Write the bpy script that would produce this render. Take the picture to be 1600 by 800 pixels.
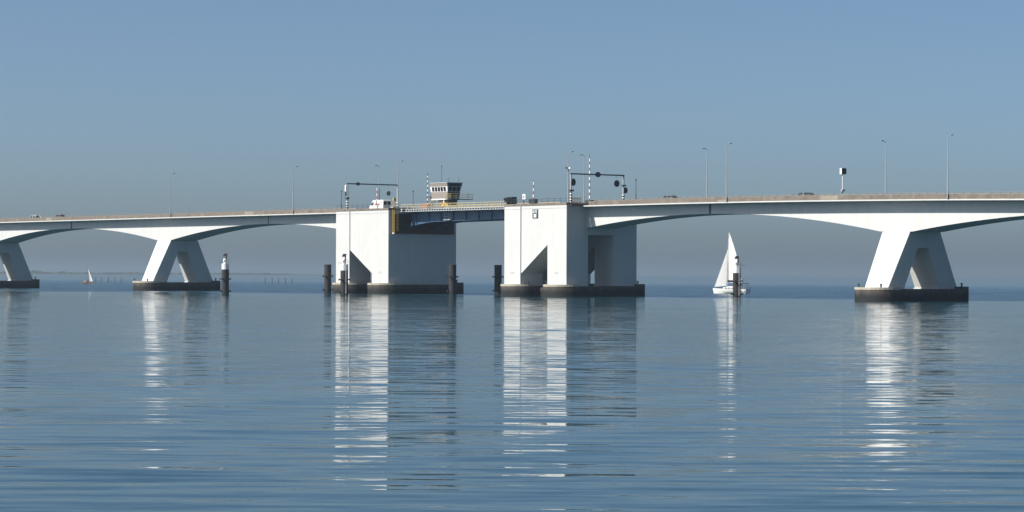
import bpy, bmesh, math, random
from math import sin, cos, tan, pi, radians, sqrt, atan2
from mathutils import Vector, Matrix
random.seed(7)
for o in list(bpy.data.objects):
    bpy.data.objects.remove(o)
S = bpy.context.scene
COL = S.collection

# ------------------------------------------------------------------ camera
EYE = 4.4                                    # camera height above the water
ROLL = 0.0035
cam = bpy.data.cameras.new('camera')
cam.sensor_width = 36.0
cam.lens = 36.0 * 4083 / 1600
cam.shift_y = 28 / 1600
cam.clip_start = 0.5
cam.clip_end = 60000
co = bpy.data.objects.new('camera', cam)
COL.objects.link(co)
co.matrix_world = Matrix(((cos(ROLL), -sin(ROLL), 0, 0), (0, 0, -1, 0), (sin(ROLL), cos(ROLL), 0, EYE), (0, 0, 0, 1)))
S.camera = co

# ------------------------------------------------------------------ bridge frame: u along the bridge, v across it (away from the camera)
AL = radians(37.913)
AX = Vector((sin(AL), -cos(AL), 0))
VX = Vector((cos(AL), sin(AL), 0))
P0 = Vector((65.9, 448.6, 0))
RZ = atan2(AX.y, AX.x)
def W(u, v, z=0.0): return P0 + AX * u + VX * v + Vector((0, 0, z))

# ------------------------------------------------------------------ light
PSI, ELEV = radians(18), radians(43.6)
SUN = (-VX * cos(PSI) - AX * sin(PSI)) * cos(ELEV) + Vector((0, 0, sin(ELEV)))
wd = bpy.data.worlds.new('World'); S.world = wd; wd.use_nodes = True
nt = wd.node_tree
bg = nt.nodes['Background']
sky = nt.nodes.new('ShaderNodeTexSky')
sky.sky_type = 'NISHITA'; sky.sun_disc = False
sky.sun_elevation = ELEV
sky.sun_rotation = atan2(SUN.x, SUN.y)
sky.altitude = 0; sky.air_density = 0.5; sky.dust_density = 1.5; sky.ozone_density = 4.0
wb = nt.nodes.new('ShaderNodeMix'); wb.data_type = 'RGBA'; wb.blend_type = 'MULTIPLY'; wb.inputs['Factor'].default_value = 1.0
wb.inputs['B'].default_value = (1.0, 1.035, 0.955, 1)      # white balance
nt.links.new(sky.outputs[0], wb.inputs['A'])
nt.links.new(wb.outputs['Result'], bg.inputs[0])
bg.inputs[1].default_value = 0.085
sl = bpy.data.lights.new('sun', 'SUN'); sl.energy = 5.0; sl.angle = radians(0.53); sl.color = (1.0, 0.955, 0.88)
so = bpy.data.objects.new('sun', sl); COL.objects.link(so)
so.rotation_euler = SUN.to_track_quat('Z', 'Y').to_euler()
S.view_settings.view_transform = 'Standard'; S.view_settings.look = 'None'
S.view_settings.gamma = 1.0; S.view_settings.use_curve_mapping = False
S.view_settings.exposure = 0.55
S.render.resolution_x, S.render.resolution_y = 1024, 512
S.cycles.volume_bounces = 0
S.cycles.max_bounces = 8
S.cycles.caustics_reflective = False
S.cycles.caustics_refractive = False
HAZE_DENSITY = 0.00014
HAZE_COLOR = (0.40, 0.51, 0.62)

# ------------------------------------------------------------------ materials
MATS = {}
def nodes_of(name):
    m = bpy.data.materials.new(name); m.use_nodes = True
    t = m.node_tree; b = t.nodes['Principled BSDF']
    return m, t, b
def N(t, typ, **kw):
    n = t.nodes.new(typ)
    for k, v in kw.items(): setattr(n, k, v)
    return n
def paint(name, c, rough=0.5, metal=0.0, var=0.12, scale=(1.2, 1.2, 1.2), dirt=None, dirt_amt=0.0, dirt_scale=(0.9, 0.9, 0.12), bump=0.0):
    """a colour that wanders a little, with optional dirt streaks that run down the surface"""
    m, t, b = nodes_of(name)
    L = t.links.new
    tc = N(t, 'ShaderNodeTexCoord')
    mp = N(t, 'ShaderNodeMapping'); mp.inputs['Scale'].default_value = scale
    L(tc.outputs['Object'], mp.inputs[0])
    nz = N(t, 'ShaderNodeTexNoise'); nz.inputs['Scale'].default_value = 1.0; nz.inputs['Detail'].default_value = 5
    L(mp.outputs[0], nz.inputs['Vector'])
    r = N(t, 'ShaderNodeMapRange'); r.inputs['From Min'].default_value = 0.3; r.inputs['From Max'].default_value = 0.7
    r.inputs['To Min'].default_value = 1 - var; r.inputs['To Max'].default_value = 1 + var
    L(nz.outputs['Fac'], r.inputs['Value'])
    mx = N(t, 'ShaderNodeMix', data_type='RGBA', blend_type='MULTIPLY'); mx.inputs['Factor'].default_value = 1.0
    mx.inputs['A'].default_value = (*c, 1)
    L(r.outputs[0], mx.inputs['B'])
    out = mx.outputs['Result']
    if dirt:
        mp2 = N(t, 'ShaderNodeMapping'); mp2.inputs['Scale'].default_value = dirt_scale
        L(tc.outputs['Object'], mp2.inputs[0])
        n2 = N(t, 'ShaderNodeTexNoise'); n2.inputs['Scale'].default_value = 1.0; n2.inputs['Detail'].default_value = 6; n2.inputs['Roughness'].default_value = 0.65
        L(mp2.outputs[0], n2.inputs['Vector'])
        r2 = N(t, 'ShaderNodeMapRange'); r2.inputs['From Min'].default_value = 0.48; r2.inputs['From Max'].default_value = 0.75
        r2.inputs['To Max'].default_value = dirt_amt
        L(n2.outputs['Fac'], r2.inputs['Value'])
        m2 = N(t, 'ShaderNodeMix', data_type='RGBA'); m2.inputs['B'].default_value = (*dirt, 1)
        L(r2.outputs[0], m2.inputs['Factor']); L(out, m2.inputs['A'])
        out = m2.outputs['Result']
    L(out, b.inputs['Base Color'])
    b.inputs['Roughness'].default_value = rough; b.inputs['Metallic'].default_value = metal
    if bump:
        bp = N(t, 'ShaderNodeBump'); bp.inputs['Strength'].default_value = bump; bp.inputs['Distance'].default_value = 0.05
        L(nz.outputs['Fac'], bp.inputs['Height']); L(bp.outputs[0], b.inputs['Normal'])
    MATS[name] = m
    return m
paint('white_concrete', (0.565, 0.568, 0.555), 0.65, var=0.035, scale=(.35, .35, .25), dirt=(0.44, 0.43, 0.39), dirt_amt=0.34, dirt_scale=(.8, .8, .07))
paint('tan_concrete', (0.18, 0.15, 0.122), 0.85, var=0.22, scale=(.55, .55, .7), dirt=(0.11, 0.092, 0.078), dirt_amt=0.75, dirt_scale=(1.3, 1.3, .25), bump=.3)
paint('pale_concrete', (0.29, 0.255, 0.205), 0.85, var=0.15, scale=(.9, .9, 1), dirt=(0.22, 0.19, 0.16), dirt_amt=0.5, dirt_scale=(1.3, 1.3, .3))
paint('asphalt', (0.05, 0.05, 0.052), 0.9, var=0.2)
paint('blue_steel', (0.065, 0.135, 0.23), 0.45, var=0.1, dirt=(0.05, 0.08, 0.11), dirt_amt=0.5)
paint('rail_steel', (0.21, 0.205, 0.19), 0.6, var=0.1)
paint('pale_steel', (0.42, 0.45, 0.46), 0.5, var=0.08)
paint('yellow_paint', (0.46, 0.31, 0.05), 0.5, var=0.2, scale=(2, 2, 2))
paint('cream_paint', (0.46, 0.38, 0.21), 0.5, var=0.1)
paint('brown_board', (0.055, 0.043, 0.028), 0.8, var=0.3, scale=(.4, .4, 2.5), dirt=(0.03, 0.025, 0.02), dirt_amt=.8)
paint('galvanised', (0.42, 0.44, 0.45), 0.45, metal=0.35, var=0.1)
paint('dark_steel', (0.045, 0.055, 0.065), 0.5, var=0.15)
paint('black_paint', (0.012, 0.013, 0.015), 0.55, var=0.2)
paint('white_paint', (0.80, 0.80, 0.79), 0.4, var=0.05)
paint('red_paint', (0.50, 0.035, 0.03), 0.45, var=0.1)
paint('orange_paint', (0.34, 0.15, 0.05), 0.5, var=0.1)
paint('tan_cladding', (0.27, 0.245, 0.225), 0.6, var=0.06, scale=(.2, .2, 8))
paint('rubber', (0.015, 0.015, 0.016), 0.8)
paint('car_white', (0.78, 0.78, 0.77), 0.25, var=0.03)
paint('car_dark', (0.02, 0.023, 0.028), 0.22, var=0.05)
paint('car_silver', (0.45, 0.46, 0.47), 0.28, metal=.5, var=0.03)
paint('car_tan', (0.26, 0.20, 0.15), 0.3, metal=.3, var=0.03)
paint('navy_cloth', (0.018, 0.022, 0.035), 0.8, var=0.2)
paint('hull_white', (0.78, 0.78, 0.75), 0.3, var=0.03)
paint('hull_brown', (0.24, 0.17, 0.15), 0.4, var=0.1)
paint('teak', (0.20, 0.12, 0.065), 0.7, var=0.2)
paint('skin', (0.45, 0.27, 0.19), 0.6, var=0.05)
paint('woodpile', (0.07, 0.065, 0.06), 0.9, var=0.25)
paint('foliage', (0.045, 0.065, 0.03), 0.8, var=0.35, scale=(.05, .05, .1))
paint('shore_soil', (0.045, 0.05, 0.035), 0.9, var=0.25, scale=(.02, .02, .2))
def glass(name, c=(0.01, 0.015, 0.022), rough=0.06):
    m, t, b = nodes_of(name)
    b.inputs['Base Color'].default_value = (*c, 1); b.inputs['Roughness'].default_value = rough; b.inputs['IOR'].default_value = 1.5
    MATS[name] = m
glass('dark_glass'); glass('lens', (0.03, 0.03, 0.03), .2)
def weathered_base(name, c_top, c_low, z_line, width):
    """wet weed-covered masonry below the tide mark, drier above"""
    m, t, b = nodes_of(name); L = t.links.new
    tc = N(t, 'ShaderNodeTexCoord'); gm = N(t, 'ShaderNodeNewGeometry'); sp = N(t, 'ShaderNodeSeparateXYZ')
    L(gm.outputs['Position'], sp.inputs[0])
    mp = N(t, 'ShaderNodeMapping'); mp.inputs['Scale'].default_value = (.7, .7, .35); L(tc.outputs['Object'], mp.inputs[0])
    nz = N(t, 'ShaderNodeTexNoise'); nz.inputs['Scale'].default_value = 1; nz.inputs['Detail'].default_value = 6; L(mp.outputs[0], nz.inputs['Vector'])
    ad = N(t, 'ShaderNodeMath', operation='MULTIPLY_ADD'); ad.inputs[1].default_value = 1.1; L(nz.outputs['Fac'], ad.inputs[0]); L(sp.outputs['Z'], ad.inputs[2])
    r = N(t, 'ShaderNodeMapRange'); r.inputs['From Min'].default_value = z_line + .55 - width; r.inputs['From Max'].default_value = z_line + .55 + width; L(ad.outputs[0], r.inputs['Value'])
    mx = N(t, 'ShaderNodeMix', data_type='RGBA'); mx.inputs['A'].default_value = (*c_low, 1); mx.inputs['B'].default_value = (*c_top, 1); L(r.outputs[0], mx.inputs['Factor'])
    v = N(t, 'ShaderNodeMapRange'); v.inputs['From Min'].default_value = .3; v.inputs['From Max'].default_value = .7; v.inputs['To Min'].default_value = .8; v.inputs['To Max'].default_value = 1.15; L(nz.outputs['Fac'], v.inputs['Value'])
    m2 = N(t, 'ShaderNodeMix', data_type='RGBA', blend_type='MULTIPLY'); m2.inputs['Factor'].default_value = 1; L(mx.outputs['Result'], m2.inputs['A']); L(v.outputs[0], m2.inputs['B'])
    L(m2.outputs['Result'], b.inputs['Base Color']); b.inputs['Roughness'].default_value = .8
    MATS[name] = m
weathered_base('caisson_stone', (0.085, 0.072, 0.058), (0.008, 0.009, 0.009), 1.35, .55)
weathered_base('caisson_rim', (0.40, 0.36, 0.29), (0.40, 0.36, 0.29), 0.9, .5)
weathered_base('pile_steel', (0.028, 0.026, 0.027), (0.012, 0.013, 0.013), 0.9, .6)
def bands(name, c1, c2, period):
    m, t, b = nodes_of(name); L = t.links.new
    tc = N(t, 'ShaderNodeTexCoord'); sp = N(t, 'ShaderNodeSeparateXYZ'); L(tc.outputs['Object'], sp.inputs[0])
    dv = N(t, 'ShaderNodeMath', operation='DIVIDE'); dv.inputs[1].default_value = period; L(sp.outputs['Z'], dv.inputs[0])
    fr = N(t, 'ShaderNodeMath', operation='FRACT'); L(dv.outputs[0], fr.inputs[0])
    gt = N(t, 'ShaderNodeMath', operation='GREATER_THAN'); gt.inputs[1].default_value = .5; L(fr.outputs[0], gt.inputs[0])
    mx = N(t, 'ShaderNodeMix', data_type='RGBA'); mx.inputs['A'].default_value = (*c1, 1); mx.inputs['B'].default_value = (*c2, 1); L(gt.outputs[0], mx.inputs['Factor'])
    L(mx.outputs['Result'], b.inputs['Base Color']); b.inputs['Roughness'].default_value = .45
    MATS[name] = m
bands('red_white_bands', (0.8, 0.8, 0.8), (0.42, 0.03, 0.03), 1.25)
bands('backlit_bands', (0.7, 0.7, 0.7), (0.03, 0.02, 0.03), 1.0)  # red and white barrier stripes with the backlit darkness painted into the colours
bands('black_white_bands', (0.8, 0.8, 0.8), (0.012, 0.012, 0.014), 0.55)
def sailcloth():
    m, t, b = nodes_of('sailcloth'); L = t.links.new
    b.inputs['Base Color'].default_value = (0.82, 0.81, 0.78, 1); b.inputs['Roughness'].default_value = .7
    tr = N(t, 'ShaderNodeBsdfTranslucent'); tr.inputs[0].default_value = (0.75, 0.74, 0.70, 1)
    mx = N(t, 'ShaderNodeMixShader'); mx.inputs[0].default_value = .2
    out = t.nodes['Material Output']; L(b.outputs[0], mx.inputs[1]); L(tr.outputs[0], mx.inputs[2]); L(mx.outputs[0], out.inputs['Surface'])
    MATS['sailcloth'] = m
    m2 = m.copy(); m2.name = 'thin_sailcloth'; tt = m2.node_tree
    tp = N(tt, 'ShaderNodeBsdfTransparent'); mix = N(tt, 'ShaderNodeMixShader'); mix.inputs[0].default_value = .55
    prev = [n for n in tt.nodes if n.type == 'MIX_SHADER' and n is not mix][0]
    o2 = tt.nodes['Material Output']; tt.links.new(prev.outputs[0], mix.inputs[1]); tt.links.new(tp.outputs[0], mix.inputs[2]); tt.links.new(mix.outputs[0], o2.inputs['Surface'])
    MATS['thin_sailcloth'] = m2
sailcloth()

# water: slopes of many small waves given straight to the shading normal
WAVE = dict(near=1.0, far=1.0)
def water_material():
    m, t, b = nodes_of('sea_water'); L = t.links.new
    gm = N(t, 'ShaderNodeNewGeometry')
    b.inputs['Base Color'].default_value = (0.008, 0.036, 0.050, 1); b.inputs['Roughness'].default_value = 0.035; b.inputs['IOR'].default_value = 1.29
    def vmath(op, a, bb=None):
        n = N(t, 'ShaderNodeVectorMath', operation=op)
        for i, x in enumerate((a, bb)):
            if x is None: continue
            if isinstance(x, tuple): n.inputs[i].default_value = x
            else: L(x, n.inputs[i])
        return n.outputs[0]
    def smath(op, a, bb=None, c=None, clamp=False):
        n = N(t, 'ShaderNodeMath', operation=op); n.use_clamp = clamp
        for i, x in enumerate((a, bb, c)):
            if x is None: continue
            if isinstance(x, (int, float)): n.inputs[i].default_value = x
            else: L(x, n.inputs[i])
        return n.outputs[0]
    def noise(scale, rot, off, detail=1.5, rough=.5):
        mp = N(t, 'ShaderNodeMapping'); mp.inputs['Scale'].default_value = (*scale, 1); mp.inputs['Rotation'].default_value = (0, 0, rot); mp.inputs['Location'].default_value = off
        L(gm.outputs['Position'], mp.inputs[0])
        n = N(t, 'ShaderNodeTexNoise'); n.noise_dimensions = '2D'; n.inputs['Scale'].default_value = 1; n.inputs['Detail'].default_value = detail; n.inputs['Roughness'].default_value = rough
        L(mp.outputs[0], n.inputs['Vector'])
        return n
    layers = [  # (scale x, scale y), rotation, amplitude (x, y)
        ((0.020, 0.09), 0.08, (.004, .007)),
        ((0.09, 0.34), -0.16, (.012, .024)),
        ((0.16, 1.05), 0.07, (.018, .125)),
        ((0.55, 2.8), -0.14, (.040, .115)),
        ((1.50, 6.5), 0.20, (.040, .065)),
    ]
    # the shore shelters the nearest water from the finest ripples
    gsep = N(t, 'ShaderNodeSeparateXYZ'); L(gm.outputs['Position'], gsep.inputs[0])
    fine = N(t, 'ShaderNodeMapRange'); fine.interpolation_type = 'SMOOTHSTEP'
    fine.inputs['From Min'].default_value = 60; fine.inputs['From Max'].default_value = 260; fine.inputs['To Min'].default_value = .55; fine.inputs['To Max'].default_value = 1
    L(gsep.outputs['Y'], fine.inputs['Value'])
    tot = None
    for i, (sc, ro, am) in enumerate(layers):
        n = noise(sc, ro, (13.7 * i, 5.1 * i, 0))
        s = vmath('MULTIPLY', vmath('SUBTRACT', n.outputs['Color'], (.5, .5, .5)), (am[0], am[1], 0))
        if i >= 3:
            q = N(t, 'ShaderNodeVectorMath', operation='SCALE'); L(s, q.inputs[0]); L(fine.outputs[0], q.inputs['Scale']); s = q.outputs[0]
        tot = s if tot is None else vmath('ADD', tot, s)
    # cat's-paws: patches and lanes where the wind ruffles the surface
    pn = noise((0.006, 0.030), 0.03, (3, 9, 0), 3, .55)
    patch = N(t, 'ShaderNodeMapRange'); patch.inputs['From Min'].default_value = .38; patch.inputs['From Max'].default_value = .66
    patch.inputs['To Min'].default_value = .75; patch.inputs['To Max'].default_value = 1.25
    L(pn.outputs['Fac'], patch.inputs['Value'])
    # beyond the line of the piers the breeze keeps the water rough
    sp = N(t, 'ShaderNodeSeparateXYZ'); L(gm.outputs['Position'], sp.inputs[0])
    line = smath('ADD', sp.outputs['Y'], smath('MULTIPLY', sp.outputs['X'], .80))
    en = noise((0.012, 0.02), 0, (1, 2, 0), 2)
    line = smath('ADD', line, smath('MULTIPLY', smath('SUBTRACT', en.outputs['Fac'], .5), 60))
    fr = N(t, 'ShaderNodeMapRange'); fr.interpolation_type = 'SMOOTHSTEP'
    fr.inputs['From Min'].default_value = 500; fr.inputs['From Max'].default_value = 545; fr.inputs['To Min'].default_value = 0; fr.inputs['To Max'].default_value = 1.6
    L(line, fr.inputs['Value'])
    fo = N(t, 'ShaderNodeMapRange'); fo.interpolation_type = 'SMOOTHSTEP'
    fo.inputs['From Min'].default_value = 760; fo.inputs['From Max'].default_value = 1500; fo.inputs['To Min'].default_value = 1; fo.inputs['To Max'].default_value = .12
    L(line, fo.inputs['Value'])
    ruffle = smath('MULTIPLY', fr.outputs[0], fo.outputs[0])
    amp = smath('ADD', patch.outputs[0], ruffle)
    # narrow lanes of ruffled water, running along the wind
    ln = noise((0.004, 0.020), 0.05, (7, 4, 0), 4, .6)
    lane = N(t, 'ShaderNodeMapRange'); lane.interpolation_type = 'SMOOTHSTEP'
    lane.inputs['From Min'].default_value = .60; lane.inputs['From Max'].default_value = .74; lane.inputs['To Max'].default_value = .5
    L(ln.outputs['Fac'], lane.inputs['Value'])
    rough = smath('ADD', smath('ADD', smath('MULTIPLY', ruffle, .6), lane.outputs[0]), .075)
    amp = smath('ADD', amp, lane.outputs[0])
    sc = N(t, 'ShaderNodeVectorMath', operation='SCALE'); L(tot, sc.inputs[0]); L(amp, sc.inputs['Scale'])
    # steep little wave fronts of the ruffled water face the shore where the wind comes from
    tilt = N(t, 'ShaderNodeVectorMath', operation='SCALE'); tilt.inputs[0].default_value = (0, -.085, 0); L(rough, tilt.inputs['Scale'])
    nv = vmath('NORMALIZE', vmath('ADD', vmath('ADD', sc.outputs[0], tilt.outputs[0]), (0, 0, 1)))
    L(nv, b.inputs['Normal'])
    # a little of the light is lost in the murk of the tidal water
    bd = N(t, 'ShaderNodeBsdfDiffuse'); bd.inputs[0].default_value = (0.006, 0.034, 0.046, 1); L(nv, bd.inputs['Normal'])
    mixs = N(t, 'ShaderNodeMixShader'); mixs.inputs[0].default_value = .11
    L(b.outputs[0], mixs.inputs[1]); L(bd.outputs[0], mixs.inputs[2]); L(mixs.outputs[0], t.nodes['Material Output'].inputs['Surface'])
    MATS['sea_water'] = m
water_material()

# ------------------------------------------------------------------ mesh helpers
class MB:
    def __init__(s): s.v = []; s.f = []
    def add(s, vs, fs):
        k = len(s.v); s.v += [tuple(p) for p in vs]; s.f += [tuple(i + k for i in f) for f in fs]; return s
    def box(s, x0, x1, y0, y1, z0, z1):
        return s.add([(x, y, z) for z in (z0, z1) for x, y in ((x0, y0), (x1, y0), (x1, y1), (x0, y1))],
                     [(3, 2, 1, 0), (4, 5, 6, 7), (0, 1, 5, 4), (1, 2, 6, 5), (2, 3, 7, 6), (3, 0, 4, 7)])
    def loft(s, rings, cap=True):
        n = len(rings[0]); vs = [p for r in rings for p in r]; fs = []
        for i in range(len(rings) - 1):
            for j in range(n):
                a = i * n + j; b = i * n + (j + 1) % n
                fs.append((a, b, b + n, a + n))
        if cap:
            fs.append(tuple(range(n - 1, -1, -1))); fs.append(tuple(range((len(rings) - 1) * n, len(rings) * n)))
        return s.add(vs, fs)
    def tube(s, p, q, r, r2=None, n=8, cap=True):
        p, q = Vector(p), Vector(q); r2 = r if r2 is None else r2
        d = (q - p).normalized(); a = d.cross(Vector((0, 0, 1)))
        if a.length < 1e-3: a = Vector((1, 0, 0))
        a.normalize(); b = d.cross(a)
        ring = lambda c, rr: [c + (a * cos(2 * pi * i / n) + b * sin(2 * pi * i / n)) * rr for i in range(n)]
        return s.loft([ring(p, r), ring(q, r2)], cap)
    def path(s, pts, r, n=6):
        for a, b in zip(pts[:-1], pts[1:]): s.tube(a, b, r, n=n)
        return s
    def lathe(s, prof, n=20, cx=0, cy=0):
        return s.loft([[(cx + r * cos(2 * pi * i / n), cy + r * sin(2 * pi * i / n), z) for i in range(n)] for r, z in prof])
    def prism(s, poly, axis, a, b):
        """poly of 2-d points extruded along 'x' (points are y,z), 'y' (points are x,z) or 'z' (points are x,y)"""
        f = {'x': lambda p, t: (t, p[0], p[1]), 'y': lambda p, t: (p[0], t, p[1]), 'z': lambda p, t: (p[0], p[1], t)}[axis]
        return s.loft([[f(p, a) for p in poly], [f(p, b) for p in poly]])
    def disc(s, c, r, th, axis='x', n=20):
        x, y, z = c
        if axis == 'x': return s.tube((x - th / 2, y, z), (x + th / 2, y, z), r, n=n)
        return s.tube((x, y - th / 2, z), (x, y + th / 2, z), r, n=n)
    def build(s, name, mat, parent=None, smooth=False, bevel=0.0):
        me = bpy.data.meshes.new(name); me.from_pydata(s.v, [], s.f)
        bm = bmesh.new(); bm.from_mesh(me); bmesh.ops.recalc_face_normals(bm, faces=bm.faces)
        if bevel:
            es = [e for e in bm.edges if len(e.link_faces) == 2 and e.calc_face_angle(0) > .5]
            bmesh.ops.bevel(bm, geom=es, offset=bevel, segments=2, affect='EDGES')
        if smooth:
            for f in bm.faces: f.smooth = True
            for e in bm.edges:
                if len(e.link_faces) == 2 and e.calc_face_angle(0) > radians(38): e.smooth = False
        bm.to_mesh(me); bm.free()
        me.materials.append(MATS[mat])
        o = bpy.data.objects.new(name, me); COL.objects.link(o)
        if parent: o.parent = parent
        return o
def tag(o, label=None, cat=None, group=None, kind=None):
    if label: o['label'] = label
    if cat: o['category'] = cat
    if group: o['group'] = group
    if kind: o['kind'] = kind
    return o
def thing(name, label, cat, loc, rz=0.0, group=None):
    o = bpy.data.objects.new(name, None); COL.objects.link(o)
    o.empty_display_size = .5
    o.location = loc; o.rotation_euler = (0, 0, rz)
    return tag(o, label, cat, group)
def on_bridge(name, label, cat, u, v, z, group=None, rz=0.0):
    return thing(name, label, cat, W(u, v, z), RZ + rz, group)
def kids(o): return [c for c in COL.objects if c.parent is o]
def copy_tree(o, parent=None):
    c = o.copy(); COL.objects.link(c)
    if parent: c.parent = parent
    for ch in kids(o): copy_tree(ch, c)
    return c
def copy_thing(o, label, loc, rz):
    c = copy_tree(o); c.location = loc; c.rotation_euler = (0, 0, rz); c['label'] = label
    return c
def frange(a, b, n): return [a + (b - a) * i / (n - 1) for i in range(n)]

# ------------------------------------------------------------------ setting: water, far shore, haze
MB().add([(-16000, -400, 0), (16000, -400, 0), (16000, 26000, 0), (-16000, 26000, 0)], [(0, 1, 2, 3)]).build('water', 'sea_water')
tag(bpy.data.objects['water'], 'calm blue sea water with long soft ripples', None, None, 'structure')

def far_shore():
    D = 6000.0
    m = MB()
    xs = frange(-1950, -200, 120)
    rings = []
    for x in xs:
        h = 1.6 + 1.2 * random.random()
        if x > -540: h *= max(.2, (-200 - x) / 340)
        rings.append([(x, D - 14, -.6), (x, D - 3, h * .8), (x, D + 60, h), (x, D + 120, -.6)])
    m.loft(rings)
    tag(m.build('shore', 'shore_soil'), 'low far shore fading in the haze', None, None, 'structure')
    rnd = random.Random(3)
    bumps = [(48, 10, 7.0), (57, 9, 6.6), (69, 9, 4.6), (80, 7, 3.0), (93, 8, 5.6), (103, 5, 3.0), (118, 6, 3.0), (130, 8, 2.0), (160, 9, 2.4),
             (176, 6, 2.0), (200, 10, 4.2), (212, 9, 4.6), (225, 10, 3.2), (10, 14, 6.0), (30, 10, 6.4), (-30, 25, 6.5), (330, 25, 1.8), (380, 25, 1.6), (430, 20, 1.3)]
    wm = MB()
    def clump(c, r):
        n1, n2 = 6, 4
        vs = []; fs = []
        for i in range(n2 + 1):
            th = pi * i / n2
            for j in range(n1):
                k = r * (1 + rnd.uniform(-.25, .25))
                vs.append((c[0] + k * sin(th) * cos(2 * pi * j / n1) * 1.3, c[1] + k * sin(th) * sin(2 * pi * j / n1), c[2] + k * cos(th)))
        for i in range(n2):
            for j in range(n1):
                a = i * n1 + j; b = i * n1 + (j + 1) % n1
                fs.append((a, b, b + n1, a + n1))
        wm.add(vs, fs)
    for px, half, top in bumps:
        for q in range(int(half * 5)):
            dx = rnd.uniform(-1, 1)
            x = (px + dx * half - 800) / 4083 * D
            t = 1.3 * top * (1 - .75 * dx * dx) * rnd.uniform(.55, 1.05)
            r = rnd.uniform(1.1, 2.2)
            clump((x, D + rnd.uniform(5, 45), max(1.2, t - r)), r)
            clump((x + rnd.uniform(-2, 2), D + rnd.uniform(5, 45), max(1.2, (t - r) * .5)), r)
    for q in range(500):
        x = rnd.uniform(-1560, -560); clump((x, D + rnd.uniform(0, 40), rnd.uniform(1.5, 3.2)), rnd.uniform(1.3, 2.4))
    tag(wm.build('far_woods', 'foliage'), 'distant low woods along the hazy shore', None, None, 'stuff')
far_shore()

def haze():
    m = bpy.data.materials.new('haze'); m.use_nodes = True; t = m.node_tree
    t.nodes.remove(t.nodes['Principled BSDF'])
    pv = t.nodes.new('ShaderNodeVolumePrincipled'); pv.inputs['Density'].default_value = HAZE_DENSITY
    pv.inputs['Color'].default_value = (*HAZE_COLOR, 1); pv.inputs['Anisotropy'].default_value = 0.25
    t.links.new(pv.outputs[0], t.nodes['Material Output'].inputs['Volume'])
    MATS['haze'] = m
    o = MB().box(-16500, 16500, -500, 26500, -3, 46).build('haze', 'haze')
    tag(o, 'thin pale sea haze', None, None, 'stuff')
haze()

# ------------------------------------------------------------------ bridge
OH = 2.1; VB = 7.6; VF = VB + OH              # overhang, box width, far deck edge
def zlip(u):
    if u < -70: return 17.63 + (-70 - u) * .0004
    if u < 32: return 17.63 - 9.7e-5 * (u + 70) ** 2
    return 17.63 - 9.7e-5 * 102 ** 2 - (u - 32) * .0198
def us_between(a, b, step=3.0):
    n = max(2, int(abs(b - a) / step) + 2); return frange(a, b, n)
def deck_parts(T, u0, a, b, patches=(), skip=None):
    """slab, road, parapets and rails between a and b (absolute u), in the frame of the thing T that stands at u0"""
    us = us_between(a, b)
    loc = lambda u: u - u0
    m = MB().loft([[(loc(u), -OH, zlip(u)), (loc(u), VF, zlip(u)), (loc(u), VF, zlip(u) + .22), (loc(u), -OH, zlip(u) + .22)] for u in us])
    m.build('deck_slab', 'white_concrete', T)
    m = MB().loft([[(loc(u), .6, zlip(u) + .245), (loc(u), VF - .6, zlip(u) + .245), (loc(u), VF - .6, zlip(u) + .34), (loc(u), .6, zlip(u) + .34)] for u in us])
    m.build('road_surface', 'asphalt', T)
    a0, b0 = a, b
    for side in (-1, 1):
        a, b = (skip if skip and side < 0 else (a0, b0)); us = us_between(a, b)
        v0, v1 = (-OH + .03, -OH + .24) if side < 0 else (VF - .24, VF - .03)
        m = MB()
        k = 0; L = abs(b - a); npan = max(1, int(L / 4.75)); pl = (b - a) / npan
        for i in range(npan):
            p, q = a + pl * i + .012, a + pl * (i + 1) - .012
            m.loft([[(loc(u), v0, zlip(u) + .223), (loc(u), v1, zlip(u) + .223), (loc(u), v1, zlip(u) + 1.06), (loc(u), v0, zlip(u) + 1.06)] for u in (p, q)])
        m.build('parapet', 'tan_concrete', T)
        m = MB(); vm = (v0 + v1) / 2
        pts = [(loc(u), vm, zlip(u) + 1.33) for u in us]
        m.path(pts, .04, 5)
        n = int(L / 2.0)
        for i in range(n + 1):
            u = a + (b - a) * i / n
            m.box(loc(u) - .05, loc(u) + .05, vm - .05, vm + .05, zlip(u) + 1.063, zlip(u) + 1.42)
        m.build('handrail', 'rail_steel', T)
        vg = .35 if side < 0 else VF - .45
        m = MB().loft([[(loc(u), vg, zlip(u) + .92), (loc(u), vg + .1, zlip(u) + .92), (loc(u), vg + .1, zlip(u) + 1.22), (loc(u), vg, zlip(u) + 1.22)] for u in us])
        for i in range(int(L / 4) + 1):
            u = a + (b - a) * i / int(L / 4)
            uu = min(max(loc(u), loc(min(a, b)) + .1), loc(max(a, b)) - .1)
            m.box(uu - .06, uu + .06, vg + .101, vg + .2, zlip(u) + .3, zlip(u) + 1.2)
        m.build('crash_barrier', 'rail_steel', T)
    for (p, q, zlo, zhi, mat) in patches:
        m = MB().loft([[(loc(u), -OH + .002, zlip(u) + zlo), (loc(u), -OH + .028, zlip(u) + zlo), (loc(u), -OH + .028, zlip(u) + zhi), (loc(u), -OH + .002, zlip(u) + zhi)] for u in (p, q)])
        o = m.build('parapet_panel', mat, T); o['label'] = 'paler replaced parapet panel'
def girder(T, u0, a, b, depth, name='box_girder'):
    us = us_between(a, b, 1.6)
    MB().loft([[(u - u0, 0, zlip(u) - .003), (u - u0, VB, zlip(u) - .003), (u - u0, VB, zlip(u) - depth(u)), (u - u0, 0, zlip(u) - depth(u))] for u in us]).build(name, 'white_concrete', T)
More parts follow.
